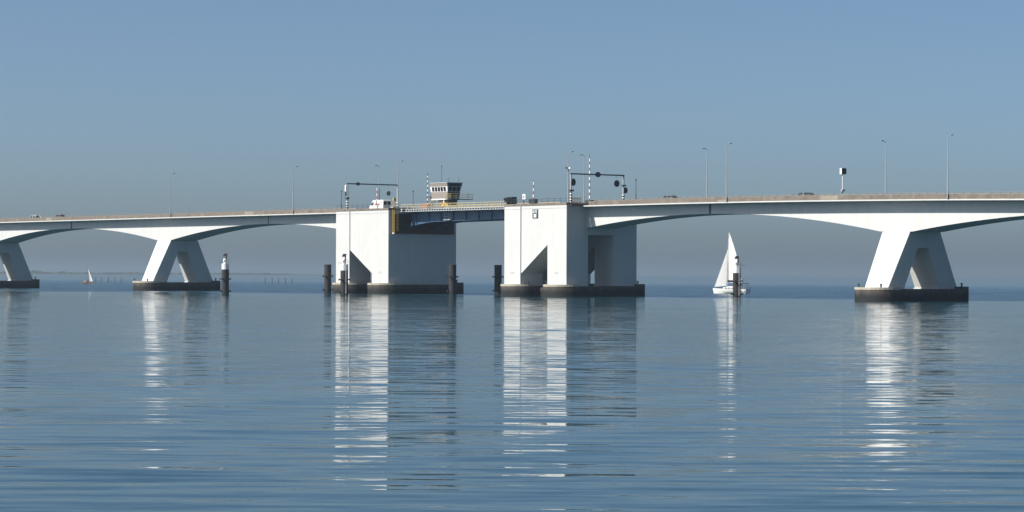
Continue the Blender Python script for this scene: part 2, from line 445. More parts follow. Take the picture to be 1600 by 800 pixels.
def caisson(T, cx, w, v0, v1, ztop=2.05, name='caisson'):
    def outline(ww, grow=0):
        pts = [(cx + ww, v1 + grow)]
        pts += [(cx + ww * cos(a), v0 + ww * sin(a)) for a in frange(0, -pi, 19)]
        pts += [(cx - ww, v1 + grow)]
        return pts
    m = MB(); o = outline(w)
    m.loft([[(x, y, z) for x, y in o] for z in (-2, ztop)])
    c = m.build(name, 'caisson_stone', T, smooth=True)
    # rounded kerb around the bow of the caisson
    r = MB(); oo = [(cx + (w + .05) * cos(a), v0 + (w + .05) * sin(a)) for a in frange(0, -pi, 19)]
    ii = [(cx + (w - .5) * cos(a), v0 + (w - .5) * sin(a)) for a in frange(0, -pi, 19)]
    r.loft([[(p[0], p[1], ztop - .12), (p[0], p[1], ztop + .3), (q[0], q[1], ztop + .3), (q[0], q[1], ztop + .003)] for p, q in zip(oo, ii)])
    r.build('rim', 'caisson_rim', c)
    bl = MB().box(cx - w + .3, cx + w - .01, v1 - 1.6, v1 - .01, ztop + .003, ztop + .42); bl.build('end_block', 'caisson_stone', c)
    return c
def bollard(c, x, y, z):
    MB().lathe([(.16, z), (.16, z + .45), (.24, z + .47), (.24, z + .58), (.08, z + .62)], 10, x, y).build('bollard', 'dark_steel', c, smooth=True)

def t_section(u0, label, patches=()):
    T = on_bridge('bridge_section', label, 'bridge section', u0, 0, 0, 'bridge sections standing on A-shaped piers')
    zt = zlip(u0) - 5.32
    # A-frame: outline in (v, z) with half thickness along u that tapers down
    zf = 1.9
    def hu(z): return 2.75 + .5 * (z - 2.2) / 9.5
    slope = 4.8 / (zt - 2.2)
    def vo_n(z): return 0 - slope * (zt - z)
    def vo_f(z): return VB + slope * (zt - z)
    zs = 8.92 - (11.7 - zt)
    poly = [(vo_n(zf), zf), (-.9, zf), (2.15, zs), (4.9, zs), (7.7, zf), (vo_f(zf), zf), (VB, zt), (0, zt)]
    MB().loft([[(s * hu(z), v, z) for v, z in poly] for s in (-1, 1)]).build('pier_frame', 'white_concrete', T, bevel=.05)
    for va, vb in ((vo_n(1.95) - .12, -.75), (7.45, vo_f(1.95) + .12)):
        MB().box(-hu(2) - .15, hu(2) + .15, va, vb, 1.5, 2.12 + .12).build('footing', 'white_concrete', T)
    girder(T, u0, u0 - 47.12, u0 + 47.12, lambda u: 1.87 + 3.45 * max(0, min(1, (47.4 - abs(u - u0)) / 44.15)) ** 2)
    deck_parts(T, u0, u0 - 47.47, u0 + 47.47, patches=patches)
    for e in (-1, 1):
        x = 47.3 * e; z = zlip(u0 + x); MB().box(x - .15, x + .15, .12, VB - .12, z - 1.75, z - .01).build('joint_shade_block', 'black_paint', T)  # added black block, paints the shade between the girder ends
    c = caisson(T, 0, 4.5, -3.6, 13.4)
    for y in (-7.4, -5.9): bollard(c, 2.2 if y > -7 else -1.6, y, 2.353)
    bollard(c, 3.6, 12.6, 2.473)
    # small number plate painted on the near leg
    pl = MB(); hh, z = .34, 4.35
    pl.loft([[(du, vo_n(z - hh / 2) + o, z - hh / 2), (du + 1.5, vo_n(z - hh / 2) + o, z - hh / 2), (du + 1.5, vo_n(z + hh / 2) + o, z + hh / 2), (du, vo_n(z + hh / 2) + o, z + hh / 2)] for du, o in ((-.9, -.014), (-.9, .01))])
    pl.build('number_plate', 'pale_steel', T)
    return T
t_section(0, 'nearest white bridge section on an A-shaped pier, right of the sailing yacht', patches=((-16.2, -11.9, .26, .99, 'pale_concrete'), (-43.0, -40.6, .26, .60, 'pale_concrete')))
t_section(-246.6, 'white bridge section on an A-shaped pier left of the lifting span, whole pier in view', patches=((-206.0, -202.5, .26, .99, 'pale_concrete'),))
t_section(-341.6, 'farthest white bridge section, its A-shaped pier cut by the left edge of the picture', patches=((-303.9, -301.2, .26, .97, 'pale_concrete'),))

t_section(95.2, 'white bridge section on an A-shaped pier beyond the right edge of the picture')
t_section(-436.6, 'white bridge section on an A-shaped pier beyond the left edge of the picture')

def railing(T, pts, top=.85, name='railing', mat='dark_steel', step=1.8, rails=(1.0, .5), r=.03):
    m = MB()
    for a, b in zip(pts[:-1], pts[1:]):
        a, b = Vector(a), Vector(b); n = max(1, int((b - a).length / step))
        for k in rails: m.tube(a + Vector((0, 0, top * k)), b + Vector((0, 0, top * k)), r, n=5)
        for i in range(n + 1):
            p = a.lerp(b, i / n); m.tube(p, p + Vector((0, 0, top + .08)), r * 1.15, n=5)
    return m.build(name, mat, T)

ZT = 18.0
def bascule_pier(u0, side, label, cols, diag, tip):
    """u0: centre; side -1: fixed deck goes off to the left, +1: to the right; cols: (a,b,c,d) absolute u of the two columns"""
    T = on_bridge('lifting_span_pier', label, 'bridge pier', u0, 0, 0, 'tall square piers of the lifting span')
    a, b, c, d = [x - u0 for x in cols]
    zb, zc = diag
    prof = [(a, 1.9), (a, ZT), (d, ZT), (d, 1.9), (c, 1.9), (c, zc), (b, zb), (b, 1.9)]
    MB().prism(prof, 'y', -5.0, .5).build('front_wall', 'white_concrete', T, bevel=.05)
    MB().prism(prof, 'y', 7.1, 13.1).build('rear_wall', 'white_concrete', T, bevel=.05)
    MB().box(a + .003, d - .003, .503, 7.097, 12.15, ZT - .003).build('head_beam', 'white_concrete', T)
    if side < 0: MB().box(d - 2.2, d - .003, .503, 7.097, 1.9, 12.147).build('end_wall', 'white_concrete', T)
    else: MB().box(a + .003, a + 2.2, .503, 7.097, 1.9, 12.147).build('end_wall', 'white_concrete', T)
    # drain pipe down the joint of the near face
    MB().box(b - .12, b + .03, -5.16, -5.003, 2.4, ZT + .2).build('drain_pipe', 'galvanised', T)
    ledge = MB().box(a - .02, d + .02, -5.035, -5.003, ZT - .62, ZT - .55); ledge.build('groove_strip', 'pale_steel', T)
    cap = MB().box(a - .05, d + .05, -5.08, 13.18, ZT + .003, ZT + .42); cap.build('top_slab', 'tan_concrete', T)
    # fixed deck arm
    la, lb = (tip, cols[0] + .02) if side < 0 else (cols[3] - .02, tip)
    sg = side
    girder(T, u0, la + (.28 if side < 0 else .02), lb - (.02 if side < 0 else .28), lambda u: 1.87 + 3.45 * min(1, (abs(u - tip)) / 44.15) ** 2)
    da, db = la - (.02 if side < 0 else 0), lb + (0 if side < 0 else .02)
    deck_parts(T, u0, da, db, skip=(da, db - .1) if side < 0 else (da + 3.2, db))
    # caissons, one under each pair of columns
    cs = []
    for (p, q) in ((a, b), (c, d)):
        cx = (p + q) / 2; w = (q - p) / 2 + 1.4
        cs.append(caisson(T, cx, w, -2.75, 14.1))
        MB().box(p - .16, q + .16, -5.16, .62, 1.6, 2.22).build('footing', 'white_concrete', T)
        MB().box(p - .16, q + .16, 6.95, 13.25, 1.6, 2.22).build('footing', 'white_concrete', T)
    bollard(cs[1], (c + d) / 2 - 1.6, -6.3, 2.353); bollard(cs[0], (a + b) / 2 + 3.3, -3.6, 2.353); bollard(cs[1], (c + d) / 2 + 3.2, 13.2, 2.473)
    MB().box(b + 1.42, c - 1.42, -1.5, 13.9, -2, 1.75).build('linking_slab', 'caisson_stone', T)
    for p, q in ((a, b), (c, d)):
        if side < 0 and p == a: continue
        x = (p + q) / 2 - .1; mm = MB().box(x - .62, x + .62, -5.018, -4.99, 4.45, 4.8)
        mm.build('number_plate', 'pale_steel', T)
    zr = ZT + .425
    railing(T, [(a + .1, -4.85, zr), (d - .1, -4.85, zr)])
    railing(T, [(a + .1, 12.9, zr), (d - .1, 12.9, zr)])
    fp = MB(); fp.box(a + .2, d - .2, 9.5, 9.72, zr, zr + .55); fp.build('parapet', 'tan_concrete', T)
    return T
PL = bascule_pier(-153.95, -1, 'tall white square pier left of the lifting span with the control cabin', (-163.9, -158.4, -150.1, -143.9), (9.45, 4.43), -199.4)
PR = bascule_pier(-93.45, 1, 'tall white square pier right of the lifting span with a small notice on its face', (-103.4, -97.9, -89.5, -83.5), (4.41, 10.11), -47.4)
# notice board fixed to the face of the right pier
nb = on_bridge('notice_board', 'small grey and white notice board on the sunlit right pier face', 'sign', -93.3, -5.0, 15.5)
MB().box(-.86, .86, -.10, -.006, 0, 1.75).build('frame', 'dark_steel', nb)
MB().box(-.72, .60, -.125, -.102, .95, 1.62).build('upper_panel', 'pale_steel', nb)
MB().box(-.42, .40, -.125, -.102, .13, .80).build('lower_panel', 'white_paint', nb)
MB().box(-.30, .25, -.132, -.126, 1.0, 1.12).build('marking', 'dark_steel', nb); MB().box(-.55, .1, -.132, -.126, 1.38, 1.5).build('marking', 'dark_steel', nb)

# lifting span of blue steel
def lifting_span():
    u0 = -143.6; L = 40.0
    T = on_bridge('lifting_span', 'blue steel lifting span with yellow railing between the two tall piers', 'bridge span', u0, 0, 0)
    def dep(x):    # depth of the girders under the lip
        return 2.15 + .95 * max(0, 1 - x / 9.5) ** 1.3 if x < 9.5 else 2.15 - .25 * min(1, (x - 9.5) / 24)
    for va in (0.15, 6.9):
        xs = frange(.9, L - .1, 30)
        MB().loft([[(x, va, zlip(u0 + x) - .003), (x, va + .5, zlip(u0 + x) - .003), (x, va + .5, zlip(u0 + x) - dep(x)), (x, va, zlip(u0 + x) - dep(x))] for x in xs]).build('main_girder', 'blue_steel', T)
        fl = MB().loft([[(x, va - .25, zlip(u0 + x) - dep(x) - .003), (x, va + .75, zlip(u0 + x) - dep(x) - .003), (x, va + .75, zlip(u0 + x) - dep(x) - .09), (x, va - .25, zlip(u0 + x) - dep(x) - .09)] for x in xs])
        fl.build('bottom_flange', 'blue_steel', T)
    for i in range(14):
        x = 1.6 + i * (L - 3) / 13; z = zlip(u0 + x)
        MB().box(x - .12, x + .12, .653, 6.897, z - 1.5, z - .01).build('cross_beam', 'blue_steel', T)
    for i in range(9):
        x = 3 + i * 4.4; z = zlip(u0 + x)
        MB().box(x - .05, x + .05, -.12, .147, z - dep(x), z - .01).build('stiffener', 'blue_steel', T)
    xs = frange(0, L, 12)
    MB().loft([[(x, -OH + .35, zlip(u0 + x)), (x, VF - .35, zlip(u0 + x)), (x, VF - .35, zlip(u0 + x) + .36), (x, -OH + .35, zlip(u0 + x) + .36)] for x in xs]).build('deck_plate', 'dark_steel', T)
    for v0, v1 in ((-OH, -OH + .347), (VF - .347, VF)):
        m = MB().loft([[(x, v0, zlip(u0 + x) - .06), (x, v1, zlip(u0 + x) - .06), (x, v1, zlip(u0 + x) + .06), (x, v0, zlip(u0 + x) + .06)] for x in xs])
        n = 44
        for i in range(n + 1):
            x = .3 + (L - .6) * i / n; z = zlip(u0 + x); m.box(x - .1, x + .1, v0 + .05, v1 - .02, z + .05, z + .39)
        m.loft([[(x, v0, zlip(u0 + x) + .38), (x, v1, zlip(u0 + x) + .38), (x, v1, zlip(u0 + x) + .5), (x, v0, zlip(u0 + x) + .5)] for x in xs]).build('edge_beam', 'pale_steel', T)
        vm = (v0 + v1) / 2
        m = MB()
        for h in (1.5, 1.05):
            m.loft([[(x, vm - .05, zlip(u0 + x) + h - .055), (x, vm + .05, zlip(u0 + x) + h - .055), (x, vm + .05, zlip(u0 + x) + h + .055), (x, vm - .05, zlip(u0 + x) + h + .055)] for x in xs])
        for i in range(19):
            x = .4 + (L - .8) * i / 18; z = zlip(u0 + x); m.box(x - .06, x + .06, vm - .13, vm - .04, z + .503, z + 1.5)
        m.build('handrail', 'cream_paint', T)
    for vg in (.35, VF - .45):
        MB().loft([[(x, vg, zlip(u0 + x) + .75), (x, vg + .1, zlip(u0 + x) + .75), (x, vg + .1, zlip(u0 + x) + .98), (x, vg, zlip(u0 + x) + .98)] for x in xs]).build('crash_barrier', 'rail_steel', T)
    # maintenance ladder hanging on the near girder
    x = 13.6; z = zlip(u0 + x)
    m = MB()
    for dx in (0, 1.5): m.tube((x + dx, -.35, z - 1.9), (x + dx, -.35, z - .4), .05, n=6)
    for k in (-.55, -1.15): m.tube((x, -.35, z + k), (x + 1.5, -.35, z + k), .045, n=6)
    m.box(x - .05, x + 2.3, -.6, -.1, z - 1.98, z - 1.8); m.tube((x + 2.2, -.35, z - 1.9), (x + 2.2, -.35, z - .05), .04, n=6)
    m.build('maintenance_platform', 'galvanised', T)
lifting_span()

# inspection gantry on the shaded face under the lifting span
g = on_bridge('inspection_gantry', 'dark brown timber fender boards under the lifting span on the shaded pier face', 'fender boards', -143.85, 0, 12.9)
MB().box(.05, .38, -3.4, 12.2, .05, 4.3).build('boards', 'brown_board', g)
m = MB()
for z in (.3, 1.5, 2.7): m.box(.383, .5, -3.4, 12.2, z, z + .22)
m.build('waling_beams', 'brown_board', g)
for y in (-2.0, 2.2, 6.4, 10.6): MB().box(.503, .62, y - .35, y + .35, .9, 1.5).build('rubbing_block', 'black_paint', g)
lad = on_bridge('ladder_cage', 'tall yellow caged ladder at the corner of the left lifting span pier', 'ladder', -143.0, -4.3, 12.9)
m = MB()
for x in (-.3, .3):
    m.box(x - .045, x + .045, -.045, .045, 0, 6.9)
for i in range(24): m.tube((-.3, 0, .15 + i * .28), (.3, 0, .15 + i * .28), .022, n=5)
m.build('rails', 'yellow_paint', lad)
m = MB()
for i in range(9):
    z = .7 + i * .7
    m.path([(-.3, 0, z), (-.45, .55, z), (-.2, 1.0, z), (.2, 1.0, z), (.45, .55, z), (.3, 0, z)], .035, 5)
for x, y in ((-.45, .55), (-.2, 1.0), (.2, 1.0), (.45, .55)): m.tube((x, y, .6), (x, y, 6.4), .035, n=5)
m.build('cage', 'yellow_paint', lad)
MB().lathe([(.2, -.12), (.28, .05), (.2, .25)], 10).build('lamp', 'white_paint', lad, smooth=True)
MB().box(-.55, .6, -.5, 1.1, 5.6, 5.75).build('landing', 'pale_steel', lad)
MB().box(-.2, .25, -.1, .4, 6.95, 7.7).build('winch_box', 'yellow_paint', lad)

# ------------------------------------------------------------------ control cabin on the left pier
def control_cabin():
    T = on_bridge('control_cabin', 'tan control cabin with slanting windows on top of the left lifting span pier', 'control cabin', -147.2, 12.6, ZT + .42)
    zb, z1, z2, z3 = 2.35, 3.85, 5.0, 5.75     # floor, sill, head, roof above the pier top
    def ring(z, k): return [(-2.9 - k, -1.6 - k), (2.9 + k, -1.6 - k), (2.9 + k, 1.6 + k), (-2.9 - k, 1.6 + k)], z
    def band(za, ka, zc, kc, name, mat):
        (p, a), (q, b) = ring(za, ka), ring(zc, kc)
        return MB().loft([[(x, y, a) for x, y in p], [(x, y, b) for x, y in q]]).build(name, mat, T)
    band(zb, 0, z1, .12, 'lower_wall', 'tan_cladding')
    wf = band(z1 + .003, .13, z2, .34, 'window_band', 'white_paint')
    band(z2 + .003, .34, z3, .50, 'upper_wall', 'tan_cladding')
    band(z3 + .003, .56, z3 + .14, .56, 'roof', 'pale_steel')
    band(zb - .25, .08, zb - .003, .08, 'floor_slab', 'white_paint')
    # windows: five to the near side, a glazed end to the right
    for i in range(5):
        xa = -2.5 + i * 1.06; xb = xa + .80
        za, zc = z1 + .10, z2 - .09
        ya = -1.6 - .13 - .21 * (za - z1) / (z2 - z1) - .012; yb = -1.6 - .13 - .21 * (zc - z1) / (z2 - z1) - .012
        MB().loft([[(xa, ya, za), (xb, ya, za), (xb + .05, yb, zc), (xa - .02, yb, zc)], [(xa, ya + .03, za), (xb, ya + .03, za), (xb + .05, yb + .03, zc), (xa - .02, yb + .03, zc)]]).build('window', 'dark_glass', T)
    for i in range(3):
        ya = -1.62 + i * 1.1; yb = ya + 1.02
        for za, zc, k0, k1 in ((z1 + .06, z2 - .05, .14, .34), (z2 + .05, z3 - .05, .36, .50), (zb + .35, z1 - .08, .03, .12)):
            x0, x1 = 2.9 + k0 + .015, 2.9 + k1 + .015
            MB().loft([[(x0, ya, za), (x0, yb, za), (x1, yb, zc), (x1, ya, zc)], [(x0 - .03, ya, za), (x0 - .03, yb, za), (x1 - .03, yb, zc), (x1 - .03, ya, zc)]]).build('end_window', 'dark_glass', T)
    # two squat legs and a white pipe
    MB().box(-.9, .9, -1.3, 1.3, 0, zb - .26).build('pedestal', 'tan_concrete', T)
    MB().box(1.7, 2.7, -1.2, 1.2, 0, zb - .26).build('pedestal', 'tan_concrete', T)
    MB().tube((1.3, -1.35, 0), (1.3, -1.35, zb - .26), .2, n=10).build('downpipe', 'white_paint', T)
    # gallery round the right end
    w = MB().box(2.95, 5.0, -2.3, 3.7, zb - .2, zb - .08).build('gallery', 'dark_steel', T)
    railing(w, [(2.0, -2.25, zb - .08), (4.95, -2.25, zb - .08), (4.95, 3.65, zb - .08), (2.95, 3.65, zb - .08)], top=1.1, mat='cream_paint', rails=(1, .66, .33), step=1.2, r=.04)
    # stairs at the left end, wall lamp, aerials
    m = MB()
    for i in range(9):
        t = i / 8; m.box(-5.4 + 2.1 * t - .16, -5.4 + 2.1 * t + .16, -1.2, -.3, .1 + 2.2 * t, .16 + 2.2 * t)
    for y in (-1.25, -.25):
        m.tube((-5.5, y, 0), (-3.2, y, 2.3), .06, n=6); m.tube((-5.5, y, 1.0), (-3.2, y, 3.3), .04, n=6)
    m.build('stairs', 'cream_paint', T)
    MB().box(-3.45, -3.05, -1.9, -1.6, 2.5, 2.95).build('wall_lamp', 'orange_paint', T)
    MB().box(-3.75, -3.45, -1.9, -1.5, 5.2, 5.5).build('camera_housing', 'pale_steel', T)
    for x, y, h in ((-1.5, 0, 3.6), (.6, .4, 1.3), (3.0, 1.4, 1.4), (2.2, -.8, .9)):
        m = MB().tube((x, y, z3 + .14), (x, y, z3 + .14 + h), .045, .025, n=6)
        if h > 3: m.tube((x - .4, y, z3 + h - .6), (x + .4, y, z3 + h - .6), .03, n=5); m.lathe([(.02, z3 + h), (.12, z3 + h + .1), (.12, z3 + h + .3), (.02, z3 + h + .35)], 8, x, y)
        m.build('aerial', 'dark_steel', T)
control_cabin()

# ------------------------------------------------------------------ street lamps
def lamp_post(name='street_lamp', arm=1.0):
    o = thing(name, '', 'street lamp', (0, 0, 0), RZ, 'street lamps along the bridge')
    MB().tube((0, 0, 0), (0, 0, 5.0), .125, .095, n=8).tube((0, 0, 5.0), (0, 0, 10.35), .085, .05, n=8).build('pole', 'galvanised', o, smooth=True)
    MB().path([(0, 0, 10.3), (0, .25, 10.55), (0, .7, 10.62)], .045, 6).build('arm', 'galvanised', o)
    MB().loft([[(-.13, .55, 10.56), (.13, .55, 10.56), (.13, .55, 10.68), (-.13, .55, 10.68)], [(-.17, .95, 10.56), (.17, .95, 10.56), (.15, .95, 10.74), (-.15, .95, 10.74)], [(-.08, 1.35, 10.6), (.08, 1.35, 10.6), (.06, 1.35, 10.68), (-.06, 1.35, 10.68)]]).build('lamp_head', 'pale_steel', o)
    MB().box(-.16, .16, -.06, .2, .0, .7).build('bracket', 'dark_steel', o)
    return o
proto = lamp_post()
lamps = [(-239.9, 0, 'street lamp farthest left, above the second A-shaped pier'),
         (-185.4, 0, 'street lamp left of the left traffic signal gantry, alone against the sky'),
         (-144.3, 0, 'street lamp just right of the left signal gantry, by the yellow ladder'),
         (-86.4, 0, 'tallest looking street lamp beside the left leg of the right signal gantry'),
         (-40.5, 0, 'right one of the two street lamps above the sailing yacht'),
         (13.9, 0, 'street lamp farthest right on the bridge'),
         (-168.3, 1, 'street lamp rising behind the white van on the left tall pier'),
         (-95.9, 1, 'street lamp behind the beam of the right signal gantry'),
         (-58.9, 1, 'left one of the two street lamps above the sailing yacht'),
         (-11.8, 1, 'street lamp above the right A-shaped pier, between the black display sign and the last lamp')]
for i, (u, far, lb) in enumerate(lamps):
    v = VF - .05 if far else -OH - .12
    o = proto if i == 0 else copy_tree(proto)
    on_p = -164 < u < -143 or -103.5 < u < -83.4
    o.location = W(u, v, zlip(u) + .3); o.rotation_euler = (0, 0, RZ + (pi if far else 0)); o['label'] = lb

# short dark poles
for i, (u, lb) in enumerate(((-167.0, 'thin dark pole left of the left signal gantry'), (-140.9, 'thin dark pole behind the left end of the yellow railing'), (-66.8, 'thin dark pole right of the right signal gantry'))):
    v = -OH + .6 if i != 1 else 9.2
    u = u if i != 1 else -154.6
    if i == 0:
        sp = on_bridge('signal_pole', lb, 'pole', u, v, zlip(u) + .35, 'thin dark poles on the bridge')
        MB().tube((0, 0, 0), (0, 0, 1.9), .09, n=8).tube((0, 0, 1.9), (0, 0, 4.35), .055, n=8).build('shaft', 'dark_steel', sp)
        MB().lathe([(.05, 4.35), (.13, 4.4), (.13, 4.65), (.04, 4.75)], 8).build('cap', 'dark_steel', sp)
        sp0 = sp
    else: copy_thing(sp0, lb, W(u, v, zlip(u) + .35), RZ)

# ------------------------------------------------------------------ signal gantries
def signal_disc(T, x, y, z, r, facing, ring=False, wide=1.0):
    m = MB(); n = 20
    m.loft([[(x - .06, y + r * wide * cos(2 * pi * i / n), z + r * sin(2 * pi * i / n)) for i in range(n)], [(x + .06, y + r * wide * cos(2 * pi * i / n), z + r * sin(2 * pi * i / n)) for i in range(n)]])
    s = m.build('signal_board', 'black_paint', T)
    c = MB()
    if ring: c.disc((x + .09, y, z), r * .45, .05, 'x', 16)
    else:
        for k in (-.3, 0, .3): c.disc((x - .09, y, z + r * 1.5 * k), r * .2, .05, 'x', 12)
    c.build('signal_lens', 'pale_steel' if ring else 'lens', s)
def gantry(u, z0, label, boards, mirror):
    T = on_bridge('signal_gantry', label, 'signal gantry', u, 0, z0, 'signal gantries across the road')
    top = 24.0 - z0
    for y in (-3.0, 10.5):
        MB().box(-.13, .13, y - .13, y + .13, 1.9, top).build('leg', 'galvanised', T)
        MB().box(-.16, .16, y - .16, y + .16, 0, 1.9).build('striped_base', 'black_white_bands', T)
        MB().box(-.3, .3, y - .3, y + .3, -.02, .12).build('base_plate', 'dark_steel', T)
    MB().box(-.14, .14, -3.13, 10.63, top + .003, top + .26).build('beam', 'dark_steel', T)
    for (y, z, r, ring, wide) in boards: signal_disc(T, .0 if z > top - .5 else .24, y, z, r, 1, ring, wide)
    return T
zG = ZT + .42
gl = gantry(-162.4, zG, 'left signal gantry straddling the road over the white van', [(-.2, 5.72, .36, False, 1.5), (7.9, 3.8, .5, True, 1.0)], 1)
MB().tube((0, 7.9, 4.4), (0, 7.9, 5.58), .04, n=6).build('hanger', 'galvanised', gl)
MB().box(-.55, -.14, -3.35, -2.75, 4.0, 5.4).build('signal_box', 'white_paint', gl)
MB().box(-.5, -.14, -3.3, -2.8, 3.0, 3.9).build('signal_box', 'black_paint', gl)
MB().box(-.36, .36, -3.4, -2.7, 2.3, 2.7).build('junction_box', 'dark_steel', gl)
gr = gantry(-84.6, zG, 'right signal gantry with round black signal boards, above the right tall pier', [(3.85, 5.72, .52, False, 1.35), (-2.62, 4.05, .72, False, .8), (8.55, 4.05, .68, False, 1.0), (10.85, 2.75, .62, False, .8)], 1)
MB().tube((0, 8.55, 4.7), (0, 8.55, 5.58), .04, n=6).build('hanger', 'galvanised', gr)
MB().box(-.34, .34, -3.4, -2.55, 2.25, 2.6).build('junction_box', 'dark_steel', gr)
MB().box(-.3, .3, 10.1, 11.0, 3.6, 3.85).build('junction_box', 'dark_steel', gr)
cm = on_bridge('camera_mast', 'stout grey camera mast beside the left leg of the right signal gantry', 'camera mast', -85.1, -3.3, zG)
MB().tube((0, 0, 0), (0, 0, 6.6), .15, .11, n=10).build('pole', 'galvanised', cm, smooth=True)
MB().tube((0, -.5, 6.65), (0, .5, 6.65), .05, n=6).build('crossbar', 'galvanised', cm)
for y in (-.5, .45): MB().box(-.28, .22, y - .13, y + .13, 6.72, 6.98).build('camera_housing', 'white_paint' if y > 0 else 'dark_steel', cm)
# small lamp-like bracket on the left gantry
# ------------------------------------------------------------------ barriers
def barrier(u, v, z0, h, label, mat='red_white_bands'):
    T = on_bridge('road_barrier', label, 'road barrier', u, v, z0, 'raised striped road barriers')
    MB().box(-.9, .9, -.45, .45, 0, .95).box(-1.3, -.9, -.25, .25, .2, .75).build('housing', 'dark_steel', T, bevel=.04)
    m = MB(); m.loft([[(-.11, -.06, .9), (.11, -.06, .9), (.11, .06, .9), (-.11, .06, .9)], [(-.07, -.04, h), (.07, -.04, h), (.07, .04, h), (-.07, .04, h)]])
    m.build('boom', mat, T)
    MB().tube((0, 0, h), (0, 0, h + .35), .03, n=5).build('tip_light', 'dark_steel', T)
    return T
barrier(-95.0, -4.2, zG, 4.5, 'raised barrier boom on the near edge of the right tall pier')
barrier(-150.6, 10.2, zG, 7.9, 'raised barrier boom with stripes darkened as if backlit, just left of the control cabin', 'backlit_bands')
barrier(-93.4, 9.0, zG, 10.0, 'tall raised barrier boom seen through the right signal gantry')
barrier(-168.4, 9.1, zlip(-168) + .35, 5.7, 'raised barrier boom standing behind the white van')
ob = on_bridge('equipment_cabinet', 'low orange and brown cabinet at the foot of the barrier by the control cabin', 'cabinet', -148.6, 8.6, zG)
MB().box(-1.6, .6, -.4, .4, .1, .95).build('housing', 'orange_paint', ob, bevel=.03); MB().box(-1.7, .7, -.45, .45, .955, 1.05).build('lid', 'red_paint', ob)
MB().box(-1.7, .7, -.45, .45, 0, .095).build('plinth', 'dark_steel', ob)
yb = on_bridge('winch_cabinet', 'yellow machine cabinet under the control cabin', 'cabinet', -143.6, 10.2, zG)
MB().box(-1.3, 1.1, -.45, .45, .1, 1.15).build('housing', 'yellow_paint', yb, bevel=.03); MB().box(-.5, .3, -.46, .46, 1.155, 1.5).build('motor', 'yellow_paint', yb); MB().box(-1.4, 1.2, -.5, .5, 0, .095).build('plinth', 'dark_steel', yb)

# ------------------------------------------------------------------ signs and signals on the right pier
sc = on_bridge('traffic_signal', 'cluster of dark traffic signal backboards at the right end of the yellow railing', 'traffic signal', -103.2, -3.6, zG - .4)
MB().tube((0, -.5, 0), (0, -.5, 1.9), .08, n=8).tube((0, .9, 0), (0, .9, 1.9), .08, n=8).build('posts', 'dark_steel', sc)
MB().box(-.15, .15, -.95, -.1, .35, 1.85).build('signal_board', 'black_paint', sc)
MB().box(-.15, .15, .1, 1.5, .35, 1.95).build('signal_board', 'dark_steel', sc)
m = MB()
for k in range(3): m.disc((-.6 + .55 * k, -1.02, 1.45), .16, .4, 'y', 12)
m.box(-.85, .75, -.95, -.8, .95, 1.75)
m.build('signal_head', 'black_paint', sc)
m = MB()
for k in range(3): m.disc((.2, -.52, .65 + .42 * k), .15, .12, 'x', 12)
m.build('signal_lens', 'lens', sc)
rs = on_bridge('warning_sign', 'small white sign with red marking on the right tall pier railing', 'sign', -97.5, -4.6, zG)
MB().tube((0, 0, 0), (0, 0, .9), .05, n=8).build('post', 'dark_steel', rs)
MB().box(-.48, .48, -.05, .05, .9, 1.95).build('plate', 'white_paint', rs, bevel=.02)
MB().lathe([(.0, -.05), (.24, -.05), (.24, 0.0), (0.0, 0.0)], 14).build('red_disc', 'red_paint', rs)
d = [c for c in COL.objects if c.parent is rs and c.name.startswith('red_disc')][0]
d.rotation_euler = (pi / 2, 0, 0); d.location = (-.05, -.055, 1.38)
fg = on_bridge('access_gate', 'small brown barred gate at the near right corner of the right tall pier', 'gate', -82.9, -3.2, zG - .3)
m = MB()
for k in range(7): m.box(.0, .06, -1.2 + k * .4 - .05, -1.2 + k * .4 + .05, 0, 1.35)
m.build('bars', 'teak', fg); MB().box(.061, .1, -1.3, 1.35, 1.0, 1.12).box(.061, .1, -1.3, 1.35, .2, .32).build('rails', 'cream_paint', fg)
MB().box(-.3, 1.0, -1.8, 1.7, -.35, -.05).build('footplate', 'black_paint', fg)

ds = on_bridge('display_sign', 'black square display sign on a white pole with striped foot', 'sign', -21.9, 9.2, zlip(-21.9) + .34)
MB().tube((0, -.15, 1.75), (0, -.15, 4.9), .085, n=10).build('pole', 'white_paint', ds, smooth=True)
MB().tube((0, -.15, 0), (0, -.15, 1.75), .1, n=10).build('striped_foot', 'black_white_bands', ds, smooth=True)
MB().box(-.2, .2, -.45, .3, 1.75, 2.1).build('control_box', 'galvanised', ds)
MB().box(-.32, .16, -.55, .65, 4.85, 5.95).build('housing', 'white_paint', ds); MB().box(.163, .2, -.52, .62, 4.87, 5.93).build('screen', 'black_paint', ds)

